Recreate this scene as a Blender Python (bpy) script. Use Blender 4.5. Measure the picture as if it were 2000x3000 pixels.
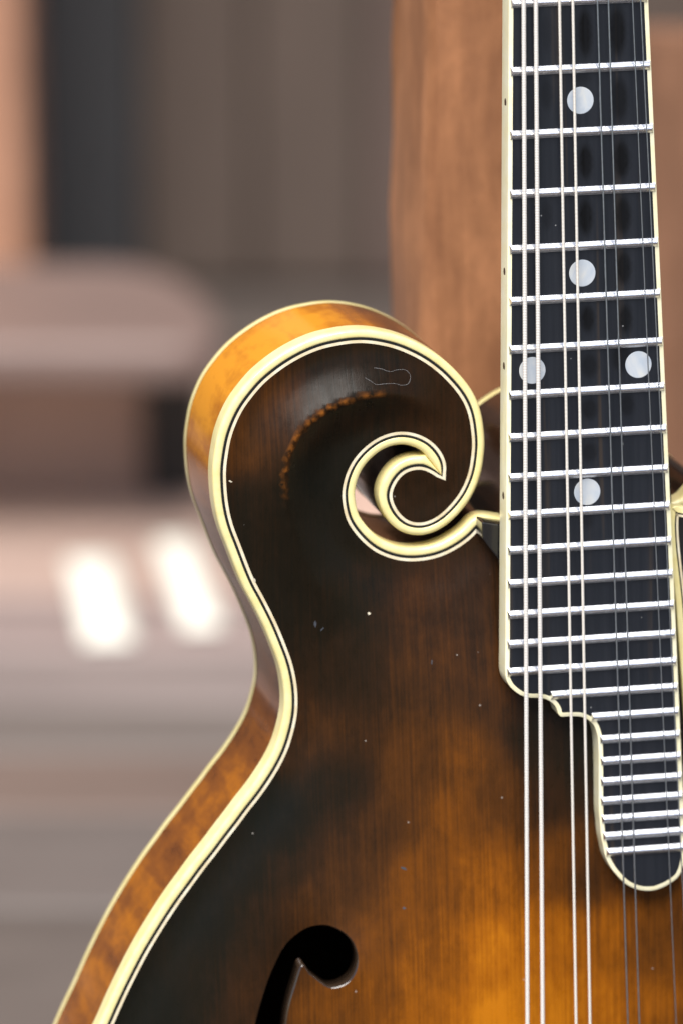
import bpy, bmesh, math, random
import numpy as np
from mathutils import Vector, Matrix
from mathutils.geometry import delaunay_2d_cdt

# ------------------------------------------------------------------ scene, camera, light
scene = bpy.context.scene
for o in list(bpy.data.objects):
    bpy.data.objects.remove(o)
random.seed(4)
np.random.seed(4)
RAD = math.radians

PITCH = RAD(16.0)            # the camera looks down at the instrument
DIST = 1.4                   # metres from lens to the instrument's top plate
HEIGHT = 0.2817              # height of the picture centre above the deck
right = Vector((1, 0, 0))
up = Vector((0, math.sin(PITCH), math.cos(PITCH)))
back = Vector((0, -math.cos(PITCH), math.sin(PITCH)))
centre = Vector((0, 0, HEIGHT))

cam_data = bpy.data.cameras.new('camera')
cam = bpy.data.objects.new('camera', cam_data)
scene.collection.objects.link(cam)
cam.matrix_world = Matrix.Translation(centre + back * DIST) @ Matrix((
    (right.x, up.x, back.x, 0), (right.y, up.y, back.y, 0), (right.z, up.z, back.z, 0), (0, 0, 0, 1)))
cam_data.sensor_fit = 'VERTICAL'
cam_data.sensor_height = 36.0
cam_data.sensor_width = 24.0
cam_data.lens = 12.84 * 1400 / 3000 * 36.0
cam_data.clip_start = 0.05
cam_data.clip_end = 200.0
cam_data.dof.use_dof = True
cam_data.dof.focus_distance = 1.388
cam_data.dof.aperture_fstop = cam_data.lens / 26.0
scene.camera = cam

SUN_TO = Vector((-0.16, -0.50, 0.85)).normalized()     # direction towards the light
world = bpy.data.worlds.new('World')
scene.world = world
world.use_nodes = True
wn = world.node_tree
bg = wn.nodes['Background']
sky = wn.nodes.new('ShaderNodeTexSky')
sky.sky_type = 'NISHITA'
sky.sun_disc = False
sky.sun_elevation = math.asin(SUN_TO.z)
sky.sun_rotation = math.atan2(SUN_TO.x, SUN_TO.y)
sky.air_density = 1.0
sky.dust_density = 0.7
wn.links.new(sky.outputs[0], bg.inputs[0])
bg.inputs[1].default_value = 0.06

sun_data = bpy.data.lights.new('sun', 'SUN')
sun_data.energy = 3.4
sun_data.angle = RAD(48)
sun_data.color = (1.0, 0.96, 0.90)
sun = bpy.data.objects.new('sun', sun_data)
sun.rotation_euler = SUN_TO.to_track_quat('Z', 'Y').to_euler()
sun.location = (0, -2, 3)
scene.collection.objects.link(sun)

scene.render.engine = 'CYCLES'
scene.render.resolution_x = 682
scene.render.resolution_y = 1024
scene.view_settings.view_transform = 'Standard'
scene.view_settings.look = 'None'
scene.view_settings.gamma = 1.0
scene.view_settings.use_curve_mapping = False
scene.view_settings.exposure = 1.0

# ------------------------------------------------------------------ plan of the instrument (mm, on its own axes)
BLACK1 = [[51.16,-7.64],[44.72,-6.76],[38.29,-5.96],[34.28,-5.15],[31.88,-4.84],[30.53,-6.34],[28.85,-7.77],[26.27,-9.39],[23.18,-10.75],[20.09,-11.44],[17.04,-11.62],[13.98,-11.32],[10.94,-10.36],[8.17,-8.9],[5.66,-6.71],[3.67,-4.3],[2.18,-1.78],[1.47,1.07],[1.21,3.87],[1.56,6.4],[2.49,9.13],[3.93,11.59],[5.99,13.74],[8.29,15.39],[10.61,16.41],[12.89,16.89],[14.91,16.85],[16.94,16.4],[18.95,15.52],[20.72,14.27],[22.23,12.54],[23.22,10.69],[23.57,9.14],[23.31,7.25]]
BLACK2 = [[23.31,7.25],[21.92,8.35],[20.14,9.35],[18.37,9.83],[16.32,9.7],[14.29,8.95],[12.49,7.27],[11.31,5.3],[10.78,3.29],[11.12,1.24],[12.09,-0.86],[13.58,-2.75],[15.62,-4.13],[17.9,-4.66],[20.19,-4.42],[22.76,-3.32],[25.09,-1.54],[27.68,1.27],[29.38,3.97],[30.75,7.48],[31.39,11.12],[31.64,14.3],[31.43,17.34],[30.99,20.42],[30.0,23.55],[28.51,26.26],[26.24,29.18],[23.49,32.02],[20.26,34.58],[16.72,36.68],[13.22,38.25],[9.19,39.4],[6.15,39.91],[2.89,40.01],[-0.89,39.63],[-4.3,39.03],[-7.95,37.81],[-11.38,36.19],[-14.84,34.06],[-18.1,31.53],[-20.77,28.68],[-23.03,25.78],[-24.71,22.68],[-26.09,19.12],[-27.09,14.35],[-27.47,11.37],[-27.47,7.72],[-27.25,4.25],[-26.72,0.76],[-25.88,-2.53],[-24.83,-5.44],[-23.6,-8.97],[-22.37,-12.5],[-20.94,-16.03],[-19.8,-18.26],[-18.39,-21.16],[-16.84,-24.55],[-15.49,-27.9],[-14.33,-31.06],[-13.28,-34.18],[-12.54,-37.34],[-12.08,-40.63],[-11.97,-43.95],[-12.25,-47.24],[-13.12,-50.91],[-14.42,-54.78],[-16.33,-58.54],[-18.64,-62.11],[-21.15,-65.47],[-23.66,-68.42],[-26.07,-71.5],[-28.77,-74.76],[-31.48,-78.16],[-34.35,-81.56],[-37.22,-85.26],[-40.11,-88.96],[-42.74,-92.67],[-45.38,-96.63],[-48.04,-100.87],[-50.41,-105.1],[-52.55,-109.12],[-54.69,-113.42],[-56.59,-117.5],[-62.57,-129.78],[-67.77,-145.36],[-71.44,-162.41],[-72.48,-177.17],[-70.69,-193.56],[-65.13,-211.7],[-55.07,-229.73],[-39.16,-245.82],[-16.05,-259.42],[11.93,-268.92],[57.12,-275.82],[102.77,-278.04],[131.85,-274.13],[156.33,-264.94],[173.51,-251.59],[184.59,-234.96],[190.88,-217.24],[193.1,-200.58],[192.23,-185.07],[188.62,-170.06],[183.35,-158.32],[168.69,-140.6],[154.97,-117.34],[145.58,-91.45],[143.8,-68.84],[148.72,-51.79],[151.17,-42.05],[137.83,-35.42],[117.14,-25.9],[100.71,-18.34],[90.92,-10.43],[87.27,-4.54],[84.44,-0.33],[81.17,-3.36],[77.1,-4.72],[72.22,-5.39],[65.73,-6.45]]
SLOT_END = [19.78,12.05]
FB_LEFT = [[38.98,116.74],[38.06,93.78],[37.55,78.4],[36.75,52.12],[36.1,25.43],[35.27,-10.55],[34.73,-27.19],[34.48,-30.89]]
FB_RIGHT = [[71.37,115.33],[71.74,85.78],[72.24,56.09],[72.99,23.33],[74.06,-9.95],[74.85,-35.91],[75.64,-60.44],[75.94,-70.98],[76.22,-77.68]]
FB_END = [[34.37,-35.64],[34.48,-37.63],[34.9,-38.93],[35.78,-40.26],[37.98,-42.05],[39.97,-42.73],[42.19,-42.91],[43.81,-43.34],[45.11,-44.17],[46.17,-45.53],[46.61,-47.03],[47.08,-47.58],[48.69,-47.7],[51.48,-47.89],[52.78,-48.32],[54.05,-49.17],[54.94,-50.22],[55.47,-51.62],[55.81,-53.32],[55.92,-56.04],[55.84,-62.11],[55.73,-67.39],[55.7,-70.6],[55.89,-73.15],[56.1,-76.39],[56.51,-78.57],[57.08,-81.3],[58.29,-83.88],[59.68,-85.8],[61.47,-87.74],[63.27,-88.92],[65.04,-89.61],[66.49,-89.88],[68.28,-89.93],[70.48,-89.37],[72.33,-88.53],[74.18,-87.21],[75.27,-85.28],[75.97,-82.5]]
FRET_Y = [211.14,189.16,168.81,149.91,132.33,115.95,100.67,86.38,73.01,60.49,48.74,37.71,27.35,17.61,8.44,-0.19,-8.31,-15.97,-23.19,-29.99,-36.41,-42.47,-48.18,-53.57,-58.66,-63.46,-68.0,-72.28,-76.32,-80.14]
FRET_START = {"21":44.42,"22":53.94}
STRINGS = [[43.73,36.06],[46.21,39.78],[50.66,48.1],[53.64,51.44],[57.97,60.93],[60.42,63.67],[64.72,72.91],[66.1,76.18]]
STRING_Z = [15.596,-0.05898]
NUT_BRIDGE = [211.14,-156.44]
DOTS = [[54.74,93.46],[54.36,54.3],[42.27,32.74],[67.03,32.69],[54.46,4.12]]
SIDE_DOT_Y = [93.34,54.99,33.42,3.68]
WEAR = [[56.12,108.65,1.64,5.66,1],[63.68,108.61,1.85,5.66,1],[63.83,93.28,1.85,5.07,0.8],[55.66,79.48,1.55,4.02,1],[64.01,79.66,1.79,4.47,1],[55.4,67.05,1.64,4.17,1],[64.07,66.9,1.79,4.47,0.95],[63.98,55.0,1.73,3.87,0.95],[46.92,95.25,1.34,3.58,0.45],[46.32,67.81,1.19,3.28,0.45],[47.22,109.05,1.34,4.47,0.3],[55.38,43.81,1.64,3.13,0.9],[64.21,43.33,1.49,3.43,0.9],[55.61,33.04,1.94,2.83,0.7],[63.27,34.41,2.53,3.13,0.7],[55.4,23.16,1.85,2.53,0.7],[64.28,23.55,1.64,2.53,0.7],[55.2,13.26,1.85,2.24,0.6],[54.26,-2.65,1.64,1.79,0.4],[55.45,98.39,1.79,1.19,0.4]]
CREST = [[22.61,18.48],[19.1,23.05],[14.69,25.84],[10.67,27.25],[5.61,27.38],[0.53,26.41],[-4.56,24.41],[-8.63,21.41],[-11.46,18.02],[-13.03,14.08],[-13.74,10.08],[-13.86,7.63],[-13.44,2.93],[-12.42,-1.79],[-10.51,-7.36],[-8.4,-13.0],[-6.44,-16.61],[-3.91,-23.77],[-2.66,-29.47]]
CREST_H = [0,0.6,2.0,3.6,4.2,4.4,4.4,4.4,4.4,4.2,3.8,3.4,2.8,2.3,1.8,1.4,1.0,0.4,0]
F_HOLE = [[-12.79,-104.16],[-11.38,-106.16],[-9.96,-107.42],[-8.16,-108.95],[-6.55,-109.82],[-3.64,-109.47],[-1.36,-107.75],[-0.11,-105.38],[0.18,-102.7],[-0.62,-99.68],[-2.23,-97.67],[-4.46,-96.27],[-6.7,-95.66],[-8.74,-95.79],[-10.8,-96.37],[-13.72,-98.27],[-16.2,-100.79],[-18.34,-104.6],[-20.03,-108.2],[-21.53,-112.27],[-22.64,-115.55],[-23.51,-118.61],[-25.18,-125.89],[-26.41,-134.87],[-27.71,-143.04],[-29.87,-150.32],[-32.77,-154.23],[-36.81,-154.72],[-40.47,-156.9],[-41.79,-161.78],[-40.3,-166.9],[-36.34,-170.16],[-31.5,-169.75],[-27.39,-166.35],[-24.45,-160.76],[-21.85,-151.83],[-20.04,-142.01],[-18.78,-131.36],[-17.83,-124.0],[-17.18,-119.11],[-16.47,-114.8],[-15.58,-111.5],[-14.51,-108.46],[-13.63,-105.8]]
HEEL = [[37.6,-10.34],[37.94,5.69],[39.01,14.42],[42.57,17.41],[48.21,19.87],[57.06,20.96],[65.92,19.25],[72.36,15.67],[75.16,11.49],[76.32,1.77],[76.65,-12.78]]
RISER = [[31.34,-2.88],[39.11,-4.56],[56.02,-7.05],[74.65,-6.19],[74.88,-37.02],[39.58,-34.69],[39.42,-20.12],[36.19,-13.47],[33.03,-9.25],[31.29,-6.73]]
REST = [[75.22,-1.44],[78.69,-1.89],[87.58,-3.32],[98.92,-7.23],[108.68,-15.91],[112.77,-29.13],[112.37,-45.38],[105.39,-62.89],[94.69,-76.91],[84.02,-82.71],[79.3,-77.44],[78.53,-67.55],[77.5,-46.29],[76.22,-26.76]]
BURST = [[-23.96,17.95,0.36],[-14.46,20.55,0.28],[-0.05,32.35,0.15],[27.51,18.89,0.22],[17.33,3.57,0.2],[-20.35,1.89,0.13],[-19.01,29.48,0.32],[-4.42,8.86,0.02],[-4.7,-7.03,0.07],[-0.95,-19.26,0.12],[-16.88,-22.24,0.1],[7.08,-15.77,0.15],[14.99,-20.29,0.28],[30.99,-21.31,0.25],[-1.29,-39.33,0.15],[18.75,-36.64,0.32],[30.74,-41.48,0.3],[-11.07,-50.78,0.25],[-5.49,-51.16,0.3],[-17.84,-70.55,0.02],[-1.71,-63.58,0.12],[14.38,-60.65,0.38],[26.51,-57.43,0.5],[6.16,-72.28,0.3],[22.32,-69.36,0.52],[34.48,-66.14,0.4],[46.63,-67.0,0.2],[53.2,-59.29,0.12],[41.9,-54.43,0.15],[-26.06,-82.16,0.05],[-14.08,-83.04,0.18],[-2.07,-83.92,0.3],[14.02,-85.11,0.5],[30.18,-86.3,0.68],[46.47,-83.39,0.5],[54.57,-88.1,0.35],[-34.29,-93.77,0.03],[-19.92,-94.86,0.2],[-10.23,-91.49,0.32],[5.77,-96.8,0.5],[17.76,-105.94,0.65],[34.04,-103.06,0.88],[46.3,-99.86,0.82],[58.56,-100.78,0.72],[70.83,-105.86,0.5],[77.41,-106.36,0.4],[-46.7,-113.27,0.02],[-34.65,-110.12,0.12],[-25.06,-110.86,0.25],[-10.66,-114.46,0.5],[1.47,-112.93,0.55],[17.58,-118.32,0.75],[33.85,-119.6,1],[46.09,-120.56,0.95],[58.42,-117.37,0.8],[70.75,-118.33,0.7],[78.15,-123.08,0.55],[37.6,-149.09,1],[70.54,-151.81,0.9],[-3.28,-154.04,0.5],[-35.56,-151.33,0.2],[-68.44,-181.81,0.05],[56.06,-314.16,0.02],[-13.58,-271.99,0.1],[56.64,-244.38,0.8],[180.25,-203.93,0.05],[137.28,-131.94,0.2],[120.44,-63.96,0.05],[87.54,-45.3,0.1],[87.66,-12.8,0.05],[55.18,-18.83,0.1]]
RIM_TONE = [[28.27,26.19,0.3],[16.51,38.74,0.45],[4.69,42.55,0.8],[-7.2,40.06,1],[-16.73,35.86,1],[-23.96,28.39,1],[-28.06,20.74,0.95],[-29.37,14.49,0.85],[-29.17,5.76,0.6],[-25.49,-6.4,0.45],[-19.49,-22.77,0.42],[-13.45,-39.25,0.42],[-13.61,-47.31,0.45],[-16.96,-55.18,0.52],[-25.17,-66.76,0.62],[-37.47,-82.14,0.64],[-49.89,-101.62,0.66],[-58.21,-115.73,0.66],[-73.02,-190.83,0.6],[56.75,-319.97,0.5],[192.58,-214.78,0.5],[31.63,14.06,0.2],[18.27,-4.32,0.03],[9.61,3.4,0.02],[0.07,3.98,0.02],[17.35,-12.28,0.03],[13.02,18.34,0.03],[31.11,-1.91,0.05],[84.44,0.48,0.1],[146.21,-49.97,0.3]]
LINT = [[7.89,33.29],[9.53,32.94],[11.54,32.25],[13.31,32.48],[15.33,32.24],[16.33,30.92],[15.8,29.31],[14.27,29.02],[12.26,29.59],[9.98,29.72],[7.96,29.76],[6.71,30.58],[5.59,31.28]]
CHIPS = [[5.56,-23.69,0.42,0.4,0,"c"],[-25.46,8.65,0.5,0.22,-0.5,"c"],[-6.82,-25.53,0.28,0.95,0,"g"],[-5.26,-26.84,0.2,0.6,-0.8,"g"],[11.44,-82.9,0.75,0.35,-0.5,"g"],[19.39,-35.31,0.12,0.7,-0.2,"g"],[-20.5,-14.64,0.35,0.6,0.4,"c"],[11.14,-92.15,0.4,0.35,0,"g"]]
AXES = [[0.979649,0.059787,-0.191608],[-0.01698,0.975872,0.217684],[0.2,-0.21,0.957027]]
U_AX, V_AX, N_AX = [right * a[0] + up * a[1] + back * a[2] for a in AXES]
FZ, FS = 13.0, -0.05                 # fingerboard surface: z = FZ + FS * y
DEPTH = 38.0                         # body depth
BASE = (60.0, min(p[1] for p in BLACK2) - 2.1)


def fz(y):
    return FZ + FS * y


# ------------------------------------------------------------------ node helpers
class NT:
    def __init__(self, name):
        self.m = bpy.data.materials.new(name)
        self.m.use_nodes = True
        self.t = self.m.node_tree
        self.p = self.t.nodes['Principled BSDF']

    def n(self, kind, **kw):
        nd = self.t.nodes.new('ShaderNode' + kind)
        for k, v in kw.items():
            setattr(nd, k, v)
        return nd

    def l(self, a, b):
        self.t.links.new(a, b)

    def coords(self, scale=(1, 1, 1)):
        tc = self.n('TexCoord')
        mp = self.n('Mapping')
        mp.inputs['Scale'].default_value = scale
        self.l(tc.outputs['Object'], mp.inputs['Vector'])
        return mp.outputs['Vector']

    def noise(self, scale=(1, 1, 1), detail=3.0, rough=0.55, dist=0.0):
        t = self.n('TexNoise')
        t.inputs['Scale'].default_value = 1.0
        t.inputs['Detail'].default_value = detail
        t.inputs['Roughness'].default_value = rough
        t.inputs['Distortion'].default_value = dist
        self.l(self.coords(scale), t.inputs['Vector'])
        return t.outputs['Fac']

    def math(self, op, a, b=None, clamp=False):
        m = self.n('Math', operation=op, use_clamp=clamp)
        for i, v in enumerate((a, b)):
            if v is None:
                continue
            if isinstance(v, (int, float)):
                m.inputs[i].default_value = v
            else:
                self.l(v, m.inputs[i])
        return m.outputs[0]

    def remap(self, v, a, b, c, d):
        m = self.n('MapRange')
        m.inputs[1].default_value = a
        m.inputs[2].default_value = b
        m.inputs[3].default_value = c
        m.inputs[4].default_value = d
        self.l(v, m.inputs[0])
        return m.outputs[0]

    def ramp(self, v, stops):
        r = self.n('ValToRGB')
        e = r.color_ramp.elements
        while len(e) > 1:
            e.remove(e[-1])
        e[0].position = stops[0][0]
        e[0].color = (*stops[0][1], 1)
        for pos, col in stops[1:]:
            x = e.new(pos)
            x.color = (*col, 1)
        self.l(v, r.inputs[0])
        return r.outputs[0]

    def mix(self, f, a, b, mode='MIX'):
        m = self.n('Mix', data_type='RGBA', blend_type=mode)
        for sock, v in ((m.inputs[0], f), (m.inputs[6], a), (m.inputs[7], b)):
            if isinstance(v, (int, float)):
                sock.default_value = v
            elif isinstance(v, tuple):
                sock.default_value = (*v, 1)
            else:
                self.l(v, sock)
        return m.outputs[2]

    def attr(self, name):
        a = self.n('Attribute', attribute_name=name)
        return a.outputs['Fac']

    def bump(self, h, strength, dist):
        b = self.n('Bump')
        b.inputs['Strength'].default_value = strength
        b.inputs['Distance'].default_value = dist
        self.l(h, b.inputs['Height'])
        self.l(b.outputs[0], self.p.inputs['Normal'])

    def base(self, c):
        if isinstance(c, tuple):
            self.p.inputs['Base Color'].default_value = (*c, 1)
        else:
            self.l(c, self.p.inputs['Base Color'])

    def set(self, **kw):
        for k, v in kw.items():
            s = self.p.inputs[k.replace('_', ' ')]
            if isinstance(v, (int, float)):
                s.default_value = v
            else:
                self.l(v, s)

    def specks(self, scale, size, keep):
        """tiny dust grains: 1 on a grain, 0 elsewhere"""
        v = self.n('TexVoronoi')
        v.inputs['Scale'].default_value = 1.0
        self.l(self.coords((scale, scale, scale)), v.inputs['Vector'])
        near = self.math('LESS_THAN', v.outputs['Distance'], size)
        sep = self.n('SeparateColor')
        self.l(v.outputs['Color'], sep.inputs[0])
        return self.math('MULTIPLY', near, self.math('LESS_THAN', sep.outputs[0], keep))


def mat_top():
    k = NT('sunburst_spruce')
    grain = k.noise((1700, 18, 30), 3, .55)
    fine = k.noise((2600, 90, 60), 2, .6)
    blotch = k.noise((110, 60, 90), 5, .68, .4)
    worn = k.noise((420, 190, 300), 3, .65)
    t = k.attr('burst')
    amt = k.remap(t, 0, .6, .25, 1.0)
    d = k.math('ADD', k.math('MULTIPLY', k.math('SUBTRACT', grain, .5), .36),
               k.math('MULTIPLY', k.math('SUBTRACT', blotch, .5), .36))
    d = k.math('ADD', d, k.math('MULTIPLY', k.math('SUBTRACT', fine, .5), .12))
    d = k.math('ADD', d, k.math('MULTIPLY', k.math('SUBTRACT', worn, .5), .22))
    t2 = k.math('ADD', t, k.math('MULTIPLY', d, amt), True)
    col = k.ramp(t2, [(0.0, (.0050, .0048, .0030)), (.12, (.0090, .0060, .0028)), (.25, (.024, .0098, .0032)),
                      (.42, (.066, .0215, .0035)), (.60, (.140, .041, .0030)), (.80, (.275, .080, .0030)),
                      (1.0, (.43, .140, .0045))])
    # worn ridge of the scroll shows bare amber wood, in broken dashes
    ridge = k.math('MULTIPLY', k.attr('ridge'), k.remap(k.noise((500, 500, 500), 3), .36, .66, 0, 1))
    col = k.mix(ridge, col, (.36, .115, .016))
    dust = k.specks(230, .055, .16)
    col = k.mix(k.math('MULTIPLY', dust, .35), col, (.55, .50, .45))
    k.base(col)
    k.set(Roughness=k.remap(worn, .3, .75, .24, .40), Specular_IOR_Level=.15)
    k.bump(k.math('ADD', k.math('MULTIPLY', grain, .6), k.math('MULTIPLY', worn, .5)), .10, .0006)
    return k.m


def mat_rim():
    k = NT('flamed_maple')
    flame = k.noise((170, 170, 26), 3, .55, .6)
    cloud = k.noise((60, 60, 45), 4, .6, .4)
    t = k.attr('burst')
    mott = k.noise((330, 330, 150), 4, .65, .5)
    d = k.math('ADD', k.math('MULTIPLY', k.math('SUBTRACT', flame, .5), .45),
               k.math('MULTIPLY', k.math('SUBTRACT', cloud, .5), .55))
    d = k.math('ADD', d, k.math('MULTIPLY', k.math('SUBTRACT', mott, .5), .22))
    t2 = k.math('ADD', t, k.math('MULTIPLY', d, k.remap(t, 0, .4, .1, 1.0)), True)
    col = k.ramp(t2, [(0, (.006, .004, .003)), (.2, (.022, .009, .005)), (.4, (.085, .025, .008)),
                      (.6, (.20, .062, .010)), (.8, (.40, .130, .008)), (1.0, (.66, .26, .015))])
    k.base(col)
    k.set(Roughness=.18, Specular_IOR_Level=.2)
    return k.m


def mat_ivory(name, c0, c1, rough=.28):
    k = NT(name)
    k.base(k.mix(k.remap(k.noise((260, 260, 260), 3, .6), .35, .7, 0, 1), c0, c1))
    k.set(Roughness=rough, Specular_IOR_Level=.5, Coat_Weight=.25, Coat_Roughness=.1)
    k.p.inputs['Subsurface Weight'].default_value = 0.0
    return k.m


def mat_plain(name, c, rough=.4, metal=0.0, spec=.5, coat=0.0):
    k = NT(name)
    n = k.noise((300, 300, 300), 2)
    k.base(k.mix(k.remap(n, .3, .7, 0, 1), tuple(x * .82 for x in c), tuple(min(1, x * 1.15) for x in c)))
    k.set(Roughness=rough, Metallic=metal, Specular_IOR_Level=spec, Coat_Weight=coat)
    return k.m


def mat_ebony():
    k = NT('ebony')
    streak = k.noise((900, 22, 100), 3, .6)
    brown = k.noise((420, 9, 60), 2, .5)
    wear = k.math('MULTIPLY', k.attr('wear'), k.remap(streak, .25, .75, .75, 1.1))
    col = k.ramp(streak, [(.3, (.0070, .0085, .0130)), (.7, (.013, .0145, .020))])
    col = k.mix(k.remap(brown, .62, .74, 0, .7), col, (.040, .028, .020))
    col = k.mix(wear, col, (.004, .004, .0045))
    dust = k.specks(330, .06, .2)
    col = k.mix(k.math('MULTIPLY', dust, .4), col, (.5, .5, .5))
    k.base(col)
    k.set(Roughness=k.remap(wear, 0, 1, .42, .55), Specular_IOR_Level=k.remap(wear, 0, 1, .32, .08))
    k.bump(streak, .08, .0004)
    return k.m


def mat_metal(name, c, rough):
    k = NT(name)
    n = k.noise((900, 900, 900), 3, .6)
    k.base(k.mix(k.remap(n, .4, .7, 0, .5), c, tuple(x * .6 for x in c)))
    k.set(Metallic=1.0, Roughness=rough)
    return k.m


def mat_wound(name, c, pitch):
    k = NT(name)
    w = k.n('TexWave', wave_type='BANDS', bands_direction='Y', wave_profile='SIN')
    w.inputs['Scale'].default_value = 0.314 / pitch
    k.l(k.coords((1, 1, 1)), w.inputs['Vector'])
    k.base(k.mix(w.outputs['Fac'], tuple(x * .50 for x in c), c))
    k.set(Metallic=.25, Roughness=.4)
    k.bump(w.outputs['Fac'], .25, pitch * .4)
    return k.m


def mat_pearl():
    k = NT('pearl')
    n = k.noise((240, 130, 200), 3, .5, 1.2)
    k.base(k.ramp(n, [(.3, (.40, .45, .52)), (.5, (.48, .51, .55)), (.7, (.56, .56, .54))]))
    k.set(Roughness=.22, Specular_IOR_Level=.6, Coat_Weight=.3)
    return k.m


def mat_board(name, c, vary=.35, along=(6, 60, 60), rough=.55, spec=.35):
    k = NT(name)
    g = k.noise(along, 4, .6, .3)
    b = k.noise((9, 9, 9), 3, .5)
    f = k.math('ADD', k.math('MULTIPLY', g, .6), k.math('MULTIPLY', b, .4))
    k.base(k.mix(k.remap(f, .3, .7, 0, 1), tuple(x * (1 - vary) for x in c), tuple(min(1, x * (1 + vary)) for x in c)))
    k.set(Roughness=rough, Specular_IOR_Level=spec)
    k.bump(g, .25, .002)
    return k.m


M_TOP, M_RIM = mat_top(), mat_rim()
M_IVORY = mat_ivory('aged_ivoroid', (.82, .69, .30), (.87, .77, .40))
M_FBIV = mat_ivory('pale_ivoroid', (.86, .78, .50), (.89, .84, .62))
M_LINE_W = mat_ivory('white_line', (.70, .58, .36), (.84, .77, .60), .3)
M_LINE_B = mat_plain('black_line', (.008, .008, .007), .35)
M_EBONY = mat_ebony()
M_BLACK = mat_plain('black_lacquer', (.008, .0075, .008), .22, coat=.4)
M_FRET = mat_metal('nickel_silver', (.95, .95, .97), .26)
M_STEEL = mat_metal('plain_steel', (.42, .44, .48), .30)
M_WIRE_G = mat_wound('bronze_wound_heavy', (1.0, .93, .86), .00036)
M_WIRE_D = mat_wound('bronze_wound_light', (1.0, .92, .82), .00030)
M_PEARL = mat_pearl()
M_NECK = mat_plain('dark_neck_maple', (.035, .015, .008), .18, spec=.3)
M_BONE = mat_plain('bone', (.78, .74, .62), .4)
M_NICKEL = mat_metal('nickel_plate', (.75, .74, .72), .2)
M_DOT = mat_plain('brown_side_dot', (.05, .022, .012), .4)


# ------------------------------------------------------------------ mesh helpers
def link(name, verts, faces, mat, parent=None, smooth=True, attrs=None, local=True):
    """verts in mm on the instrument axes (local) or metres in the world; one mesh object"""
    me = bpy.data.meshes.new(name)
    v = np.asarray(verts, float)
    if local:
        v = (v - np.array([BASE[0], BASE[1], 0.0])) * 0.001
    me.from_pydata([tuple(map(float, p)) for p in v], [], [tuple(map(int, f)) for f in faces])
    me.validate()
    if smooth:
        me.polygons.foreach_set('use_smooth', [True] * len(me.polygons))
    if attrs:
        for an, vals in attrs.items():
            a = me.attributes.new(an, 'FLOAT', 'POINT')
            a.data.foreach_set('value', np.asarray(vals, np.float32))
    me.materials.append(mat)
    me.update()
    o = bpy.data.objects.new(name, me)
    scene.collection.objects.link(o)
    if parent is not None:
        o.parent = parent
    return o


def fix_normals(o):
    bm = bmesh.new()
    bm.from_mesh(o.data)
    bmesh.ops.recalc_face_normals(bm, faces=bm.faces)
    bm.to_mesh(o.data)
    bm.free()
    return o


def sharp(o, deg=35):
    me = o.data
    bm = bmesh.new()
    bm.from_mesh(me)
    bmesh.ops.recalc_face_normals(bm, faces=bm.faces)
    for e in bm.edges:
        e.smooth = not (len(e.link_faces) == 2 and e.calc_face_angle(0) > RAD(deg))
    bm.to_mesh(me)
    bm.free()
    return o


def catmull(pts, step=0.7, closed=False):
    p = np.asarray(pts, float)
    n = len(p)
    out = []
    rng = range(n if closed else n - 1)
    for i in rng:
        p1, p2 = p[i], p[(i + 1) % n]
        p0 = p[i - 1] if (closed or i > 0) else 2 * p1 - p2
        p3 = p[(i + 2) % n] if (closed or i + 2 < n) else 2 * p2 - p1
        t0 = 0.0
        t1 = t0 + max(1e-6, np.linalg.norm(p1 - p0)) ** .5
        t2 = t1 + max(1e-6, np.linalg.norm(p2 - p1)) ** .5
        t3 = t2 + max(1e-6, np.linalg.norm(p3 - p2)) ** .5
        k = max(1, int(round(np.linalg.norm(p2 - p1) / step)))
        for t in t1 + (t2 - t1) * np.arange(k) / k:
            a1 = (t1 - t) / (t1 - t0) * p0 + (t - t0) / (t1 - t0) * p1
            a2 = (t2 - t) / (t2 - t1) * p1 + (t - t1) / (t2 - t1) * p2
            a3 = (t3 - t) / (t3 - t2) * p2 + (t - t2) / (t3 - t2) * p3
            b1 = (t2 - t) / (t2 - t0) * a1 + (t - t0) / (t2 - t0) * a2
            b2 = (t3 - t) / (t3 - t1) * a2 + (t - t1) / (t3 - t1) * a3
            out.append((t2 - t) / (t2 - t1) * b1 + (t - t1) / (t2 - t1) * b2)
    if not closed:
        out.append(p[-1])
    return np.array(out)


def smooth_path(p, it=2, closed=False, keep=()):
    p = p.copy()
    for _ in range(it):
        q = p.copy()
        q[1:-1] = .25 * p[:-2] + .5 * p[1:-1] + .25 * p[2:]
        if closed:
            q[0] = .25 * p[-1] + .5 * p[0] + .25 * p[1]
            q[-1] = .25 * p[-2] + .5 * p[-1] + .25 * p[0]
        for i in keep:
            q[i] = p[i]
        p = q
    return p


def normals2d(p, closed=False):
    if closed:
        t = np.roll(p, -1, 0) - np.roll(p, 1, 0)
    else:
        t = np.gradient(p, axis=0)
    t /= np.linalg.norm(t, axis=1)[:, None] + 1e-12
    return np.stack([t[:, 1], -t[:, 0]], 1)        # right-hand side of travel


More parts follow.
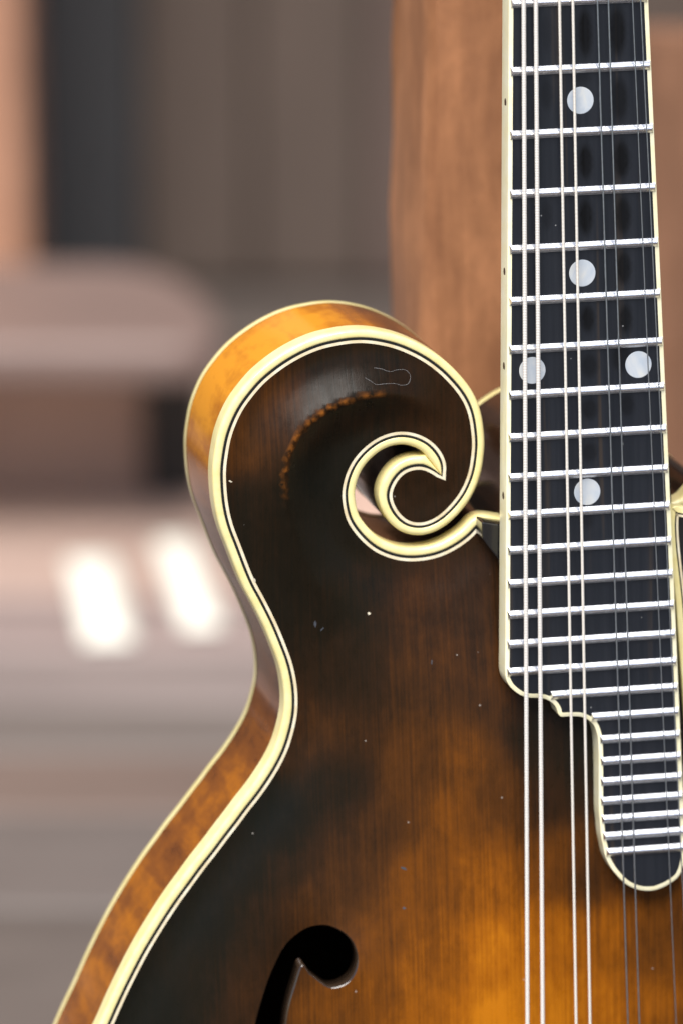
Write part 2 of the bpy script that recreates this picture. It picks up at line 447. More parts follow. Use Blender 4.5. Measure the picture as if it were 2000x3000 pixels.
def seg_dist(P, poly, closed=False):
    """distance of points P to a polyline, index of nearest segment and parameter"""
    P = np.asarray(P, float)
    A = np.asarray(poly, float)
    B = np.roll(A, -1, 0) if closed else A[1:]
    if not closed:
        A = A[:-1]
    best = np.full(len(P), 1e9)
    idx = np.zeros(len(P), int)
    par = np.zeros(len(P))
    for s in range(0, len(A), 64):
        a, b = A[s:s + 64], B[s:s + 64]
        d = b - a
        L = (d ** 2).sum(1) + 1e-12
        t = np.clip(((P[:, None, :] - a[None]) * d[None]).sum(2) / L[None], 0, 1)
        q = a[None] + t[:, :, None] * d[None]
        r = np.sqrt(((P[:, None, :] - q) ** 2).sum(2))
        j = r.argmin(1)
        m = r[np.arange(len(P)), j]
        up_ = m < best
        best[up_] = m[up_]
        idx[up_] = j[up_] + s
        par[up_] = t[np.arange(len(P)), j][up_]
    return best, idx, par


def inside(P, poly):
    P = np.asarray(P, float)
    x, y = P[:, 0], P[:, 1]
    c = np.zeros(len(P), bool)
    n = len(poly)
    for i in range(n):
        x1, y1 = poly[i]
        x2, y2 = poly[(i + 1) % n]
        if y1 == y2:
            continue
        k = ((y1 > y) != (y2 > y)) & (x < (x2 - x1) * (y - y1) / (y2 - y1) + x1)
        c ^= k
    return c


def fill(outline, holes=(), step=1.5, margin=0.6):
    """triangulate a plan outline with a grid of inner points; returns points, triangles"""
    polys = [np.asarray(outline)] + [np.asarray(h) for h in holes]
    lo, hi = polys[0].min(0), polys[0].max(0)
    gx, gy = np.meshgrid(np.arange(lo[0], hi[0], step), np.arange(lo[1], hi[1], step))
    gx = gx + (np.arange(gx.shape[0]) % 2)[:, None] * step * .5
    G = np.stack([gx.ravel(), gy.ravel()], 1)
    ok = inside(G, polys[0])
    for h in polys[1:]:
        ok &= ~inside(G, h)
    G = G[ok]
    for h in polys:
        G = G[seg_dist(G, h, True)[0] > margin * step]
    pts, edges, base = [], [], 0
    for h in polys:
        pts += [Vector(map(float, p)) for p in h]
        edges += [(base + i, base + (i + 1) % len(h)) for i in range(len(h))]
        base += len(h)
    pts += [Vector(map(float, p)) for p in G]
    v, e, f, _, _, _ = delaunay_2d_cdt(pts, edges, [], 0, 1e-5)
    V = np.array([tuple(p) for p in v])
    F = np.array([t for t in f if len(t) == 3])
    cen = V[F].mean(1)
    ok = inside(cen, polys[0])
    for h in polys[1:]:
        ok &= ~inside(cen, h)
    F = F[ok]
    a, b, c = V[F[:, 0]], V[F[:, 1]], V[F[:, 2]]
    flip = ((b - a)[:, 0] * (c - a)[:, 1] - (b - a)[:, 1] * (c - a)[:, 0]) < 0
    F[flip] = F[flip][:, ::-1]
    return V, F


def strip(rows, closed=False):
    """faces joining successive rows (each the same length)"""
    n = len(rows[0])
    V = np.concatenate(rows)
    F = []
    for r in range(len(rows) - 1):
        for i in range(n if closed else n - 1):
            j = (i + 1) % n
            F.append((r * n + i, r * n + j, (r + 1) * n + j, (r + 1) * n + i))
    return V, F


def with_z(p, z):
    z = np.broadcast_to(np.asarray(z, float), (len(p),))
    return np.column_stack([p, z])


def prism(name, poly, z0, z1, mat, parent, bevel=0.0, smooth=False):
    """closed solid: plan polygon between two heights (each a number or a function of y)"""
    p = np.asarray(poly, float)
    f0 = z0 if callable(z0) else (lambda y: z0)
    f1 = z1 if callable(z1) else (lambda y: z1)
    bot = np.column_stack([p, [f0(y) for y in p[:, 1]]])
    top = np.column_stack([p, [f1(y) for y in p[:, 1]]])
    n = len(p)
    V = np.concatenate([bot, top])
    F = [tuple(range(n))[::-1], tuple(range(n, 2 * n))]
    F += [(i, (i + 1) % n, n + (i + 1) % n, n + i) for i in range(n)]
    o = link(name, V, F, mat, parent, smooth)
    fix_normals(o)
    if bevel:
        b = o.modifiers.new('edge', 'BEVEL')
        b.width = bevel * .001
        b.segments = 2
        b.limit_method = 'ANGLE'
    return o


def tube(name, pts, rad, mat, parent, sides=12, local=True):
    pts = [Vector(p) for p in pts]
    V, F = [], []
    for i, p in enumerate(pts):
        t = (pts[min(i + 1, len(pts) - 1)] - pts[max(i - 1, 0)]).normalized()
        x = t.cross(Vector((0, 0, 1)))
        if x.length < 1e-4:
            x = t.cross(Vector((1, 0, 0)))
        x.normalize()
        y = t.cross(x)
        for k in range(sides):
            a = 2 * math.pi * k / sides
            V.append(p + (x * math.cos(a) + y * math.sin(a)) * rad)
    for i in range(len(pts) - 1):
        for k in range(sides):
            j = (k + 1) % sides
            F.append((i * sides + k, i * sides + j, (i + 1) * sides + j, (i + 1) * sides + k))
    F.append(tuple(range(sides)))
    F.append(tuple(range((len(pts) - 1) * sides, len(pts) * sides))[::-1])
    o = link(name, [tuple(v) for v in V], F, mat, parent, True, local=local)
    return sharp(o, 50)


def empty(name, matrix, label, cat, group=None):
    o = bpy.data.objects.new(name, None)
    scene.collection.objects.link(o)
    o.empty_display_size = .03
    o.matrix_world = matrix
    o['label'] = label
    o['category'] = cat
    if group:
        o['group'] = group
    return o


def box(name, lo, hi, mat, parent=None, bevel=0.0):
    """world box in metres"""
    (x0, y0, z0), (x1, y1, z1) = lo, hi
    V = [(x, y, z) for z in (z0, z1) for y in (y0, y1) for x in (x0, x1)]
    F = [(0, 2, 3, 1), (4, 5, 7, 6), (0, 1, 5, 4), (2, 6, 7, 3), (0, 4, 6, 2), (1, 3, 7, 5)]
    o = link(name, V, F, mat, parent, False, local=False)
    if bevel:
        b = o.modifiers.new('edge', 'BEVEL')
        b.width = bevel
        b.segments = 3
    return o


# ------------------------------------------------------------------ the deck and the wall behind
# (ground of planks laid across, a boarded wall, a timber post, a low step)
deck = box('deck_floor', (-3.0, -4.0, -.06), (3.0, 1.40, -.026), mat_plain('deck_underside', (.05, .04, .035), .8))
deck['kind'] = 'structure'
PLANK_TONES = [(.075, .060, .053), (.085, .069, .062), (.062, .052, .047), (.095, .074, .064), (.069, .053, .046)]  # out-of-frame planks, darkened to cut bounce and reflections on the mandolin
plank_mats = [mat_board('deck_board', c, .3, (5, 60, 60)) for c in PLANK_TONES]
y, i = -4.0, 0
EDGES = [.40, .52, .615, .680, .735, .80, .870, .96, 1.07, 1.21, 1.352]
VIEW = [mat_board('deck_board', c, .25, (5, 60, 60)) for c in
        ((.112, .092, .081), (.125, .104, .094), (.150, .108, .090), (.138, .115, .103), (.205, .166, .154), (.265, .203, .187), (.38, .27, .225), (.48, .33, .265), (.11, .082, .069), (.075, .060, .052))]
while y < 1.30:
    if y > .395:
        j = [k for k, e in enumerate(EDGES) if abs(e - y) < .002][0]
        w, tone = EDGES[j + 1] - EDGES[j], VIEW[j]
    else:
        w, tone = 4.4 / 37, plank_mats[(i * 3 + i // 4) % 5]
    b = box('plank', (-3.0, y + .001, -.026), (3.0, y + w - .001, 0.0), tone, deck, .003)
    y += w
    i += 1

wall = box('wall', (-3.0, 1.40, -.06), (3.0, 1.44, 2.4), mat_plain('wall_backing', (.03, .027, .025), .8))
wall['kind'] = 'structure'
WALL_TONES = {'brown': (.088, .064, .051), 'grey': (.046, .045, .046), 'pink': (.115, .080, .066), 'rust': (.165, .084, .050)}
wall_mats = {k: mat_board('wall_board_' + k, c, .25, (40, 40, 4)) for k, c in WALL_TONES.items()}
# board edges run up the wall; widths uneven
xs = [-.138, -.090, -.040, .012, .062, .110, .20]
while xs[0] > -3.0:
    xs.insert(0, xs[0] - random.choice((.11, .13, .14)))
while xs[-1] < 3.0:
    xs.append(xs[-1] + random.choice((.11, .13, .14)))
for a, b in zip(xs[:-1], xs[1:]):
    c = (a + b) / 2
    kind = 'grey' if -.14 < c < -.09 else ('pink' if -.01 < c < .06 else 'brown')
    box('wall_board', (a + .0005, 1.355, .0), (b - .0005, 1.399, 2.4), wall_mats[kind], wall, .003)


def upright(name, x0, x1, y0, depth, h, mat, label, cat, yaw=0.0):
    """timber with softened, slightly uneven edges"""
    w = x1 - x0
    nz = 40
    prof = []
    r = .004
    for cx, cy, a0 in ((w / 2 - r, depth - r, 0), (-w / 2 + r, depth - r, 90), (-w / 2 + r, r, 180), (w / 2 - r, r, 270)):
        for k in range(4):
            a = RAD(a0 + 30 * k)
            prof.append((cx + r * math.cos(a), cy + r * math.sin(a)))
    V, F = [], []
    for j in range(nz + 1):
        z = h * j / nz
        for k, (px, py) in enumerate(prof):
            s = .0012 * math.sin(z * 23 + k) + .0008 * math.sin(z * 61 + 2 * k)
            V.append((px + (s if px > 0 else -s), py - .5 * s, z))
    n = len(prof)
    for j in range(nz):
        for k in range(n):
            F.append((j * n + k, j * n + (k + 1) % n, (j + 1) * n + (k + 1) % n, (j + 1) * n + k))
    F.append(tuple(range(n))[::-1])
    F.append(tuple(range(nz * n, (nz + 1) * n)))
    o = link(name, V, F, mat, None, True, local=False)
    sharp(o, 40)
    o.location = ((x0 + x1) / 2, y0, 0)
    o.rotation_euler = (0, 0, yaw)
    o['label'] = label
    o['category'] = cat
    return o


def mat_post(name, c, dark):
    k = NT(name)
    g = k.noise((120, 120, 14), 4, .6, .8)
    b = k.noise((40, 40, 26), 5, .68, .6)
    s = k.noise((150, 150, 110), 4, .6)
    f = k.math('ADD', k.math('MULTIPLY', g, .45), k.math('MULTIPLY', b, .4))
    f = k.math('ADD', f, k.math('MULTIPLY', s, .15))
    k.base(k.ramp(f, [(.36, dark), (.5, c), (.62, tuple(min(1, x * 1.45) for x in c))]))
    k.set(Roughness=.42, Specular_IOR_Level=.4)
    k.bump(f, .3, .003)
    return k.m


upright('timber_post', .0195, .0665, .088, .062, 1.6, mat_post('stained_post', (.37, .160, .072), (.235, .098, .045)),
        'reddish brown stained timber post standing behind the mandolin neck', 'post', RAD(6))

M_STEP = mat_board('step_wood', (.18, .124, .107), .2, (5, 50, 50), .4)


def low_step():
    root = empty('wooden_step', Matrix.Translation((-.30, 1.01, 0)), 'low pinkish brown wooden step with a rounded end, out of focus', 'step')
    # top board with a rounded right end
    pts = [(-.9, -.09), (.236, -.09)]
    for k in range(1, 6):
        a = RAD(-90 + 90 * k / 6)
        pts.append((.236 + .018 * math.cos(a), -.072 + .018 * math.sin(a)))
    for k in range(13):
        a = RAD(90 * k / 12)
        pts.append((.204 + .050 * math.cos(a), -.066 + .110 * math.sin(a)))
    pts.append((-.9, .044))
    n = len(pts)
    V = [(x, y, .0670) for x, y in pts] + [(x, y, .0845) for x, y in pts]
    F = [tuple(range(n))[::-1], tuple(range(n, 2 * n))] + [(i, (i + 1) % n, n + (i + 1) % n, n + i) for i in range(n)]
    t = link('tread', V, F, M_STEP, root, False, local=False)
    b = t.modifiers.new('edge', 'BEVEL')
    b.width = .006
    b.segments = 3
    b.limit_method = 'ANGLE'
    box('riser', (-.9, .0, 0), (.222, .012, .0670), mat_board('riser_wood', (.46, .29, .215), .2, (5, 50, 50)), root, .002)
    box('shaded_leg', (.2225, -.006, 0), (.246, .012, .0670), mat_board('leg_shade', (.03, .024, .02), .2), root, .002)  # near-black: the shadow beside the riser end is put into its colour
    return root


low_step()
upright('timber_board', .0875, .330, .60, .022, .268, mat_post('russet_board', (.205, .100, .057), (.175, .085, .049)),
        'broad russet brown board standing on the deck behind the fingerboard', 'board')
upright('timber_stud', -.33, -.1365, 1.255, .09, 2.0, mat_post('tan_post', (.44, .23, .145), (.34, .17, .105)),
        'pale tan upright timber by the wall behind the low step', 'post')


def light_patch_sheet(x, y, w, l, rot, label):  # pale sheet added in place of a bright patch of light on the deck
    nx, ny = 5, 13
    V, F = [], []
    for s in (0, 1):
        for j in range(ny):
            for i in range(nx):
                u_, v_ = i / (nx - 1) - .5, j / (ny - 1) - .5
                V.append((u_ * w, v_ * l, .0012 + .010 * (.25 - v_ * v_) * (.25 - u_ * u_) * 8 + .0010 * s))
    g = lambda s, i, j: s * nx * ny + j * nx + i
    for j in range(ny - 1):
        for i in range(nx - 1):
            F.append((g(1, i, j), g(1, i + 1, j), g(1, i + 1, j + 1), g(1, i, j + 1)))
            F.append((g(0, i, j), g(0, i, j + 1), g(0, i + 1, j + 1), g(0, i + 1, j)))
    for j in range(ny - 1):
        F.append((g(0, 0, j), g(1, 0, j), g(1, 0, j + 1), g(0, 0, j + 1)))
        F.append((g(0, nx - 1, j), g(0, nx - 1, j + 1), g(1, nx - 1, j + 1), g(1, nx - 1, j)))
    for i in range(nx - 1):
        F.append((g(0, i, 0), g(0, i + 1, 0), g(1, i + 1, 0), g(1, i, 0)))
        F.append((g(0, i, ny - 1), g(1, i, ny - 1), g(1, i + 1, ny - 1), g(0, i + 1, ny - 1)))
    o = link('light_patch', V, F, M_LIGHT_PATCH, None, True, local=False)
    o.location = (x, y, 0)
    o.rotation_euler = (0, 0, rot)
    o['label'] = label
    o['category'] = 'paper'  # not real paper: a sheet added as a light patch
    o['group'] = 'pale sheets added as light patches on the deck'
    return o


M_LIGHT_PATCH = mat_plain('cream_light_patch', (.84, .82, .72), .7)
light_patch_sheet(-.0905, .858, .0190, .110, RAD(6), 'broader of two blurred cream sheets added as patches of light on the deck')
light_patch_sheet(-.0580, .880, .0150, .120, RAD(7), 'narrower blurred cream sheet added as a patch of light on the deck, close beside the mandolin rim')

# ------------------------------------------------------------------ the mandolin
rot = Matrix(((U_AX.x, V_AX.x, N_AX.x), (U_AX.y, V_AX.y, N_AX.y), (U_AX.z, V_AX.z, N_AX.z)))
base_w = centre + (U_AX * BASE[0] + V_AX * BASE[1]) * .001
mando = empty('mandolin', Matrix.Translation(base_w) @ rot.to_4x4(),
              'sunburst scroll mandolin with cream binding, eight strings and pearl dots', 'mandolin')

# outline: the black purfling line, then everything else offset from it
IV_W, BL_W, WH_W = 1.80, 0.31, 0.68
b1 = catmull(BLACK1, .7)
b2 = catmull(BLACK2, .7)
b1 = smooth_path(b1, 3)
b2 = smooth_path(b2, 3)
n1, n2 = normals2d(b1), normals2d(b2)
# outward = away from the plate: test with the slot end for both runs
S = np.array(SLOT_END)
tip = np.array(BLACK2[0])


def orient(p, n, probe):
    d = ((p - probe) ** 2).sum(1)
    i = int(d.argmin())
    return n if ((probe - p[i]) * n[i]).sum() > 0 else -n


n1, n2 = orient(b1, n1, S), orient(b2, n2, S)
mitre = (tip - S) / np.linalg.norm(tip - S)
# outer edge; near the tip both runs share the mitre line from the slot end to the tip
o1 = b1 + n1 * (BL_W + IV_W)
o2 = b2 + n2 * (BL_W + IV_W)
i1 = int(((o1[-60:] - S) ** 2).sum(1).argmin()) + len(o1) - 60
i2 = int(((o2[:60] - S) ** 2).sum(1).argmin())
k1 = np.linspace(0, 1, len(o1) - i1)[:, None]
o1[i1:] = S + (tip - S) * k1
k2 = np.linspace(1, 0, i2 + 1)[:, None]
o2[:i2 + 1] = S + (tip - S) * k2


def inner(p, n, d, end):
    q = p - n * d
    if end == 'last':
        q[-1] = tip + mitre * d * 1.7
    else:
        q[0] = tip + mitre * d * 1.7
    return q


runs = []
for p, n, o, end in ((b1, n1, o1, 'last'), (b2, n2, o2, 'first')):
    lineo = p + (o - p) * (BL_W / (BL_W + IV_W))      # outer edge of the black line
    linei = inner(p, n, BL_W, end)
    whitei = inner(p, n, BL_W + WH_W, end)
    runs.append((p, o, lineo, linei, whitei))

join = lambda k: np.concatenate([runs[0][k], runs[1][k]])
OUT, LO, LI, WI = join(1), join(2), join(3), join(4)
N1 = len(runs[0][0])


def band(name, a, b, za, zb, depth, mat, parent):
    rows = [with_z(a, za - depth), with_z(a, za), with_z(b, zb), with_z(b, zb - depth)]
    V, F = strip(rows)
    o = link(name, V, F, mat, parent)
    return sharp(fix_normals(o), 40)


# ivory binding: rounded outer corner, 6 mm tall
BIND_H = 5.6
rows = []
for f, z in ((0, -.5), (0, -.01), (.12, .07), (.45, .13), (.72, .02), (.88, -.22), (.97, -.62), (1.0, -1.2), (1.0, -BIND_H)):
    rows.append(with_z(LO + (OUT - LO) * f, z))
V, F = strip(rows)
F = [f for f in F if not (f[0] % len(OUT) == N1 - 1)]
link('binding', V, F, M_IVORY, mando)
fix_normals(bpy.data.objects['binding'])
band('black_purfling', LO, LI, -.03, -.03, 1.0, M_LINE_B, mando)
band('white_purfling', LI, WI, -.01, -.01, 1.0, M_LINE_W, mando)

# rim (skip the shared mitre line where there is no slot)
plan = np.concatenate([o1[:i1 + 1], o2[i2 + 1:]])
plan_n = normals2d(plan, True)
if not inside(plan[200:201] + plan_n[200:201] * .01, plan)[0]:
    plan_in = -plan_n
else:
    plan_in = plan_n


def tone(P, table, power=3.0, soft=4.0):
    T = np.asarray(table)
    d2 = ((np.asarray(P)[:, None, :] - T[None, :, :2]) ** 2).sum(2) + soft
    w = d2 ** (-power / 2)
    return (w * T[None, :, 2]).sum(1) / w.sum(1)


NZ = 14
rows, zs = [], np.linspace(-BIND_H, -DEPTH + 3.6, NZ)
for z in zs:
    k = (z + BIND_H) / (-DEPTH + 3.6 + BIND_H)
    bulge = .05 + .35 * math.sin(math.pi * k)
    rows.append(with_z(plan + plan_in * (.12 - bulge * .3), z))
V, F = strip(rows, True)
tt = tone(plan, RIM_TONE)
rim = link('rim', V, F, M_RIM, mando, True, {'burst': np.tile(tt, NZ)})
fix_normals(rim)

# back plate with its own binding
rows = []
for f, z in ((.0, -DEPTH + 3.6), (-.06, -DEPTH + 3.3), (-.08, -DEPTH + 1.2), (.2, -DEPTH + .3), (.9, -DEPTH)):
    rows.append(with_z(plan + plan_in * f, z))
V, F = strip(rows, True)
fix_normals(link('back_binding', V, F, M_IVORY, mando))
inplan = plan + plan_in * .9
V2, F2 = fill(inplan[::2], (), 4.0)
db = seg_dist(V2, plan, True)[0]
zb = -DEPTH - 9.0 * (1 - (1 - np.clip(db / 70, 0, 1)) ** 2)
V = np.column_stack([V2, zb])
backp = link('back_plate', V, [f[::-1] for f in F2], M_RIM, mando, True,
             {'burst': np.full(len(V2), .12)})

# ---- carved top: arch, recurve by the binding and the crest of the scroll
crest = catmull(CREST, 1.0)
ch = np.interp(np.linspace(0, len(CREST) - 1, len(crest)), range(len(CREST)), CREST_H)
ch = np.convolve(np.pad(ch, 4, mode='edge'), np.ones(9) / 9, 'valid')
plate = WI
fh = catmull(F_HOLE, .6, True)


def top_z(P):
    P = np.asarray(P, float)
    d = seg_dist(P, plate, True)[0]
    arch = 13.0 * (1 - (1 - np.clip((d - 3) / 78.0, 0, 1)) ** 2.1)
    fade = np.clip((30.0 - P[:, 1]) / 55.0, 0, 1)
    arch *= fade ** 1.3
    recurve = -.30 * np.exp(-((d - 4.5) / 3.2) ** 2) * np.clip(d / 2.0, 0, 1)
    dc, j, t = seg_dist(P, crest)
    a = crest[j]
    bb = crest[np.minimum(j + 1, len(crest) - 1)]
    side = (bb - a)[:, 0] * (P - a)[:, 1] - (bb - a)[:, 1] * (P - a)[:, 0]
    hh = ch[j] * (1 - t) + ch[np.minimum(j + 1, len(ch) - 1)] * t
    # outside of the crest falls away as a scoop, inside drops quickly then levels
    out_ = (1 - np.clip(dc / 11.5, 0, 1)) ** 1.7
    in_ = (1 - np.clip(dc / 9.5, 0, 1)) ** 1.9
    outside = side < 0
    c = hh * np.where(outside, out_, in_) * np.clip(d / 3.0, 0, 1)
    return arch, -.02 + recurve + c


ax_x = .5 * (STRINGS[0][1] + STRINGS[-1][1])
fh2 = np.column_stack([2 * ax_x - fh[:, 0], fh[:, 1]])[::-1]      # the other sound hole, mirrored across the strings
V2, F2 = fill(plate, [fh, fh2], 1.15)
arch, detail = top_z(V2)
# relax the arch so that it has no creases, edge held
ea = np.concatenate([F2[:, [0, 1]], F2[:, [1, 2]], F2[:, [2, 0]]])
ea = np.unique(np.sort(ea, 1), axis=0)
deg = np.bincount(ea.ravel(), minlength=len(V2)).astype(float)
d_in = seg_dist(V2, plate, True)[0]
free = d_in > .05
for _ in range(420):
    s = np.bincount(ea[:, 0], arch[ea[:, 1]], len(V2)) + np.bincount(ea[:, 1], arch[ea[:, 0]], len(V2))
    arch = np.where(free, .5 * arch + .5 * s / np.maximum(deg, 1), arch)
zt = arch + detail


def surf(P):
    P = np.asarray(P, float)
    out = []
    for p in P:
        d2 = ((TOPV - p) ** 2).sum(1)
        j = d2.argsort()[:4]
        w = 1 / (d2[j] + .01)
        out.append((TOPZ[j] * w).sum() / w.sum())
    return np.array(out)


TOPV, TOPZ = V2.copy(), zt.copy()
dc = seg_dist(V2, crest)[0]
_, jj, _ = seg_dist(V2, crest)
edge_h = ch[jj]
ridge = np.clip(1.2 - dc / .5, 0, 1) * np.clip((edge_h - 3.4) / 1.0, 0, 1) * .85
burst = tone(V2, BURST, 4.0, 26.0)
top = link('top_plate', np.column_stack([V2, zt]), F2, M_TOP, mando, True, {'burst': burst, 'ridge': ridge})

# sound hole edges
k = NT('sound_hole_wood')
k.base((.030, .018, .011))
k.set(Roughness=.16, Specular_IOR_Level=.7, Coat_Weight=.5, Coat_Roughness=.1)
for hole in (fh, fh2):
    zf_ = surf(hole)
    fn = normals2d(hole, True)
    hole_out = fn if not inside((hole + fn * .05)[:1], hole)[0] else -fn
    rows = [with_z(hole, zf_), with_z(hole - hole_out * .12, zf_ - .08), with_z(hole - hole_out * .42, zf_ - .55),
            with_z(hole - hole_out * .48, zf_ - 5.2), with_z(hole + hole_out * 2, zf_ - 5.3)]
    V, F = strip(rows, True)
    fix_normals(link('sound_hole', V, F, k.m, mando))

# ---- neck, heel and the block under the fingerboard
heel_pts = catmull(HEEL, 1.5)
n_h = len(heel_pts)
rows = []
for z in np.linspace(4, -DEPTH + 3.6, 8):
    rows.append(with_z(heel_pts, z))
V, F = strip(rows)
fix_normals(link('neck_heel', V, F, M_NECK, mando))
hn = normals2d(heel_pts)
if ((heel_pts[n_h // 2] + hn[n_h // 2])[1] < heel_pts[n_h // 2][1]):
    hn = -hn
rows = [with_z(heel_pts, -DEPTH + 3.6), with_z(heel_pts + hn * .1, -DEPTH + 3.4), with_z(heel_pts + hn * .1, -DEPTH + .8), with_z(heel_pts - hn * .6, -DEPTH)]
V, F = strip(rows)
fix_normals(link('heel_binding', V, F, M_IVORY, mando))
V2, F2 = fill(np.concatenate([heel_pts]), (), 6)
link('heel_cap', np.column_stack([V2, np.full(len(V2), -DEPTH + .1)]), [f[::-1] for f in F2], M_NECK, mando)

NUT, BRIDGE = NUT_BRIDGE
fl, fr_ = np.array(FB_LEFT), np.array(FB_RIGHT)
cl = np.polyfit(fl[:, 1], fl[:, 0], 1)
cr = np.polyfit(fr_[:, 1], fr_[:, 0], 1)
left_x = lambda y: cl[0] * y + cl[1]
right_x = lambda y: cr[0] * y + cr[1]
mid_x = lambda y: .5 * (left_x(y) + right_x(y))
rows = []
for y in np.linspace(0, NUT, 30):
    w = .5 * (right_x(y) - left_x(y)) * .965
    r = []
    for k_ in range(17):
        a = math.pi * k_ / 16
        dep = 13.5 + 1.5 * (1 - y / NUT)
        r.append((mid_x(y) - w * math.cos(a), y, fz(y) - 6.3 - dep * math.sin(a) ** .8))
    rows.append(np.array(r))
V, F = strip(rows)
fix_normals(link('neck', V, F, M_NECK, mando))
prism('neck_block', RISER, -.3, lambda y: min(fz(y) - 6.6, 6.2), M_BLACK, mando, .35)

# ---- fingerboard
left_edge = [(left_x(y), y) for y in np.linspace(NUT, FB_END[0][1] + 4, 40)]
right_edge = [(right_x(y), y) for y in np.linspace(FB_END[-1][1] + 6, NUT, 40)]
end = catmull(FB_END, .5)
fb_out = np.concatenate([left_edge, end, right_edge])
fbn = normals2d(fb_out, True)
if not inside(fb_out[10:11] + fbn[10:11] * .1, fb_out)[0]:
    fbn = -fbn
corner = [0, len(fb_out) - 1]
fbn[0], fbn[-1] = (1, 0), (-1, 0)
FB_T = 6.4
BW = 1.0
fb_in = fb_out + fbn * BW
zz = fz(fb_out[:, 1])
rows = [with_z(fb_in, zz - 1), with_z(fb_in, zz), with_z(fb_out + fbn * .18, zz), with_z(fb_out + fbn * .04, zz - .07),
        with_z(fb_out, zz - .25), with_z(fb_out, zz - FB_T)]
V, F = strip(rows)
sharp(link('fingerboard_binding', V, F, M_FBIV, mando), 50)
fb_core = fb_out + fbn * (BW + .004)
V2, F2 = fill(fb_core, (), .9)
wear = np.zeros(len(V2))
for wx, wy, rx, ry, s in WEAR:
    r = np.sqrt(((V2[:, 0] - wx) / rx) ** 2 + ((V2[:, 1] - wy) / ry) ** 2)
    wear = np.maximum(wear, s * np.clip((1.25 - r) / .55, 0, 1))
nV = len(V2)
under, Fu = fill(fb_out + fbn * .3, (), 6)
link('fingerboard', np.column_stack([V2, fz(V2[:, 1]) - .012]), F2, M_EBONY, mando, True, {'wear': wear})
link('fingerboard_underside', np.column_stack([under, fz(under[:, 1]) - FB_T + .02]), [f[::-1] for f in Fu], M_BLACK, mando)

# ---- frets: crowned wire, bevelled ends, each spanning the board at its place


def span(y):
    """left and right edges of the board at height y"""
    P, Q = fb_out, np.roll(fb_out, -1, 0)
    xs_ = []
    for (x1, y1), (x2, y2) in zip(P, Q):
        if (y1 > y) != (y2 > y):
            xs_.append(x1 + (x2 - x1) * (y - y1) / (y2 - y1))
    return min(xs_), max(xs_)


def fret(y, start=None):
    x0, x1 = span(y)
    if start is not None:
        x0 = start
    x0 += .35
    x1 -= .15
    w, h = .98, 1.15
    prof = [(w, -.15), (w, .18)]
    for k_ in range(1, 10):
        s_ = 1 - k_ / 5.0
        prof.append((w * .95 * s_, .16 + .76 * (1 - abs(s_) ** 1.55)))
    prof += [(-w, .18), (-w, -.15)]
    z = fz(y)
    rows = []
    n_ = len(prof)
    ends = []
    for sgn, xe in ((1, x0), (-1, x1)):
        ends.append([(xe + sgn * max(0, pz) * .55, y + py, z + pz) for py, pz in prof])
    mid = []
    nseg = 6
    rows = [np.array(ends[0])]
    for s_ in range(1, nseg):
        t = s_ / nseg
        xa, xb = x0 + .9, x1 - .9
        rows.append(np.array([(xa + (xb - xa) * (s_ - 1) / (nseg - 2), y + py, z + pz) for py, pz in prof]))
    rows.append(np.array(ends[1]))
    V, F = strip(rows)
    F += [tuple(range(n_)), tuple(range(len(V) - n_, len(V)))[::-1]]
    o = link('fret', V, F, M_FRET, mando)
    return sharp(fix_normals(o), 30)


for i, y in enumerate(FRET_Y[1:], 1):
    fret(y, FRET_START.get(str(i)))

# ---- pearl dots, side dots


def disc(name, x, y, r, mat):
    n_ = 40
    ring = [(x + r * math.cos(2 * math.pi * k_ / n_), y + r * math.sin(2 * math.pi * k_ / n_)) for k_ in range(n_)]
    ring = np.array(ring)
    V = np.concatenate([with_z(ring, fz(ring[:, 1]) - .3), with_z(ring, fz(ring[:, 1]) + .025),
                        with_z(np.array([x, y]) + (ring - [x, y]) * .96, fz(ring[:, 1]) + .045)])
    F = [tuple(range(2 * n_, 3 * n_))]
    for r_ in range(2):
        F += [(r_ * n_ + i, r_ * n_ + (i + 1) % n_, (r_ + 1) * n_ + (i + 1) % n_, (r_ + 1) * n_ + i) for i in range(n_)]
    o = link(name, V, F, mat, mando, False)
    return o


for x, y in DOTS:
    disc('pearl_dot', x, y, 3.06, M_PEARL)
for y in SIDE_DOT_Y:
    x = left_x(y)
    n_ = 20
    V = [(x + dx, y + .95 * math.cos(2 * math.pi * k_ / n_), fz(y) - 3.0 + .95 * math.sin(2 * math.pi * k_ / n_))
         for dx in (.3, -.02) for k_ in range(n_)]
    F = [tuple(range(n_, 2 * n_))] + [(i, (i + 1) % n_, n_ + (i + 1) % n_, n_ + i) for i in range(n_)]
    link('side_dot', V, F, M_DOT, mando, False)

# ---- strings: nut to bridge, on to the tailpiece and up to the tuner posts
RADII = [.50, .50, .33, .33, .205, .205, .145, .145]
sz = lambda y: STRING_Z[0] + STRING_Z[1] * y
tail_y = BASE[1] + 24
for i, (xn, xb) in enumerate(STRINGS):
    m = M_WIRE_G if i < 2 else (M_WIRE_D if i < 4 else M_STEEL)
    f = lambda y: xb + (xn - xb) * (y - BRIDGE) / (NUT - BRIDGE)
    pts = [(f(y), y, sz(y) + RADII[i] * .4) for y in np.linspace(NUT, BRIDGE, 12)]
    pts.append((f(BRIDGE) + (60 - f(BRIDGE)) * .12, tail_y, 7.5))
    px = mid_x(NUT) + (-14 if i < 4 else 14)
    pts.insert(0, (px, NUT + 22 + 22 * (i % 4 if i >= 4 else 3 - i), sz(NUT) - 5 - 6 * (i % 4 if i >= 4 else 3 - i)))
    tube('string', pts, RADII[i], m, mando, 14)

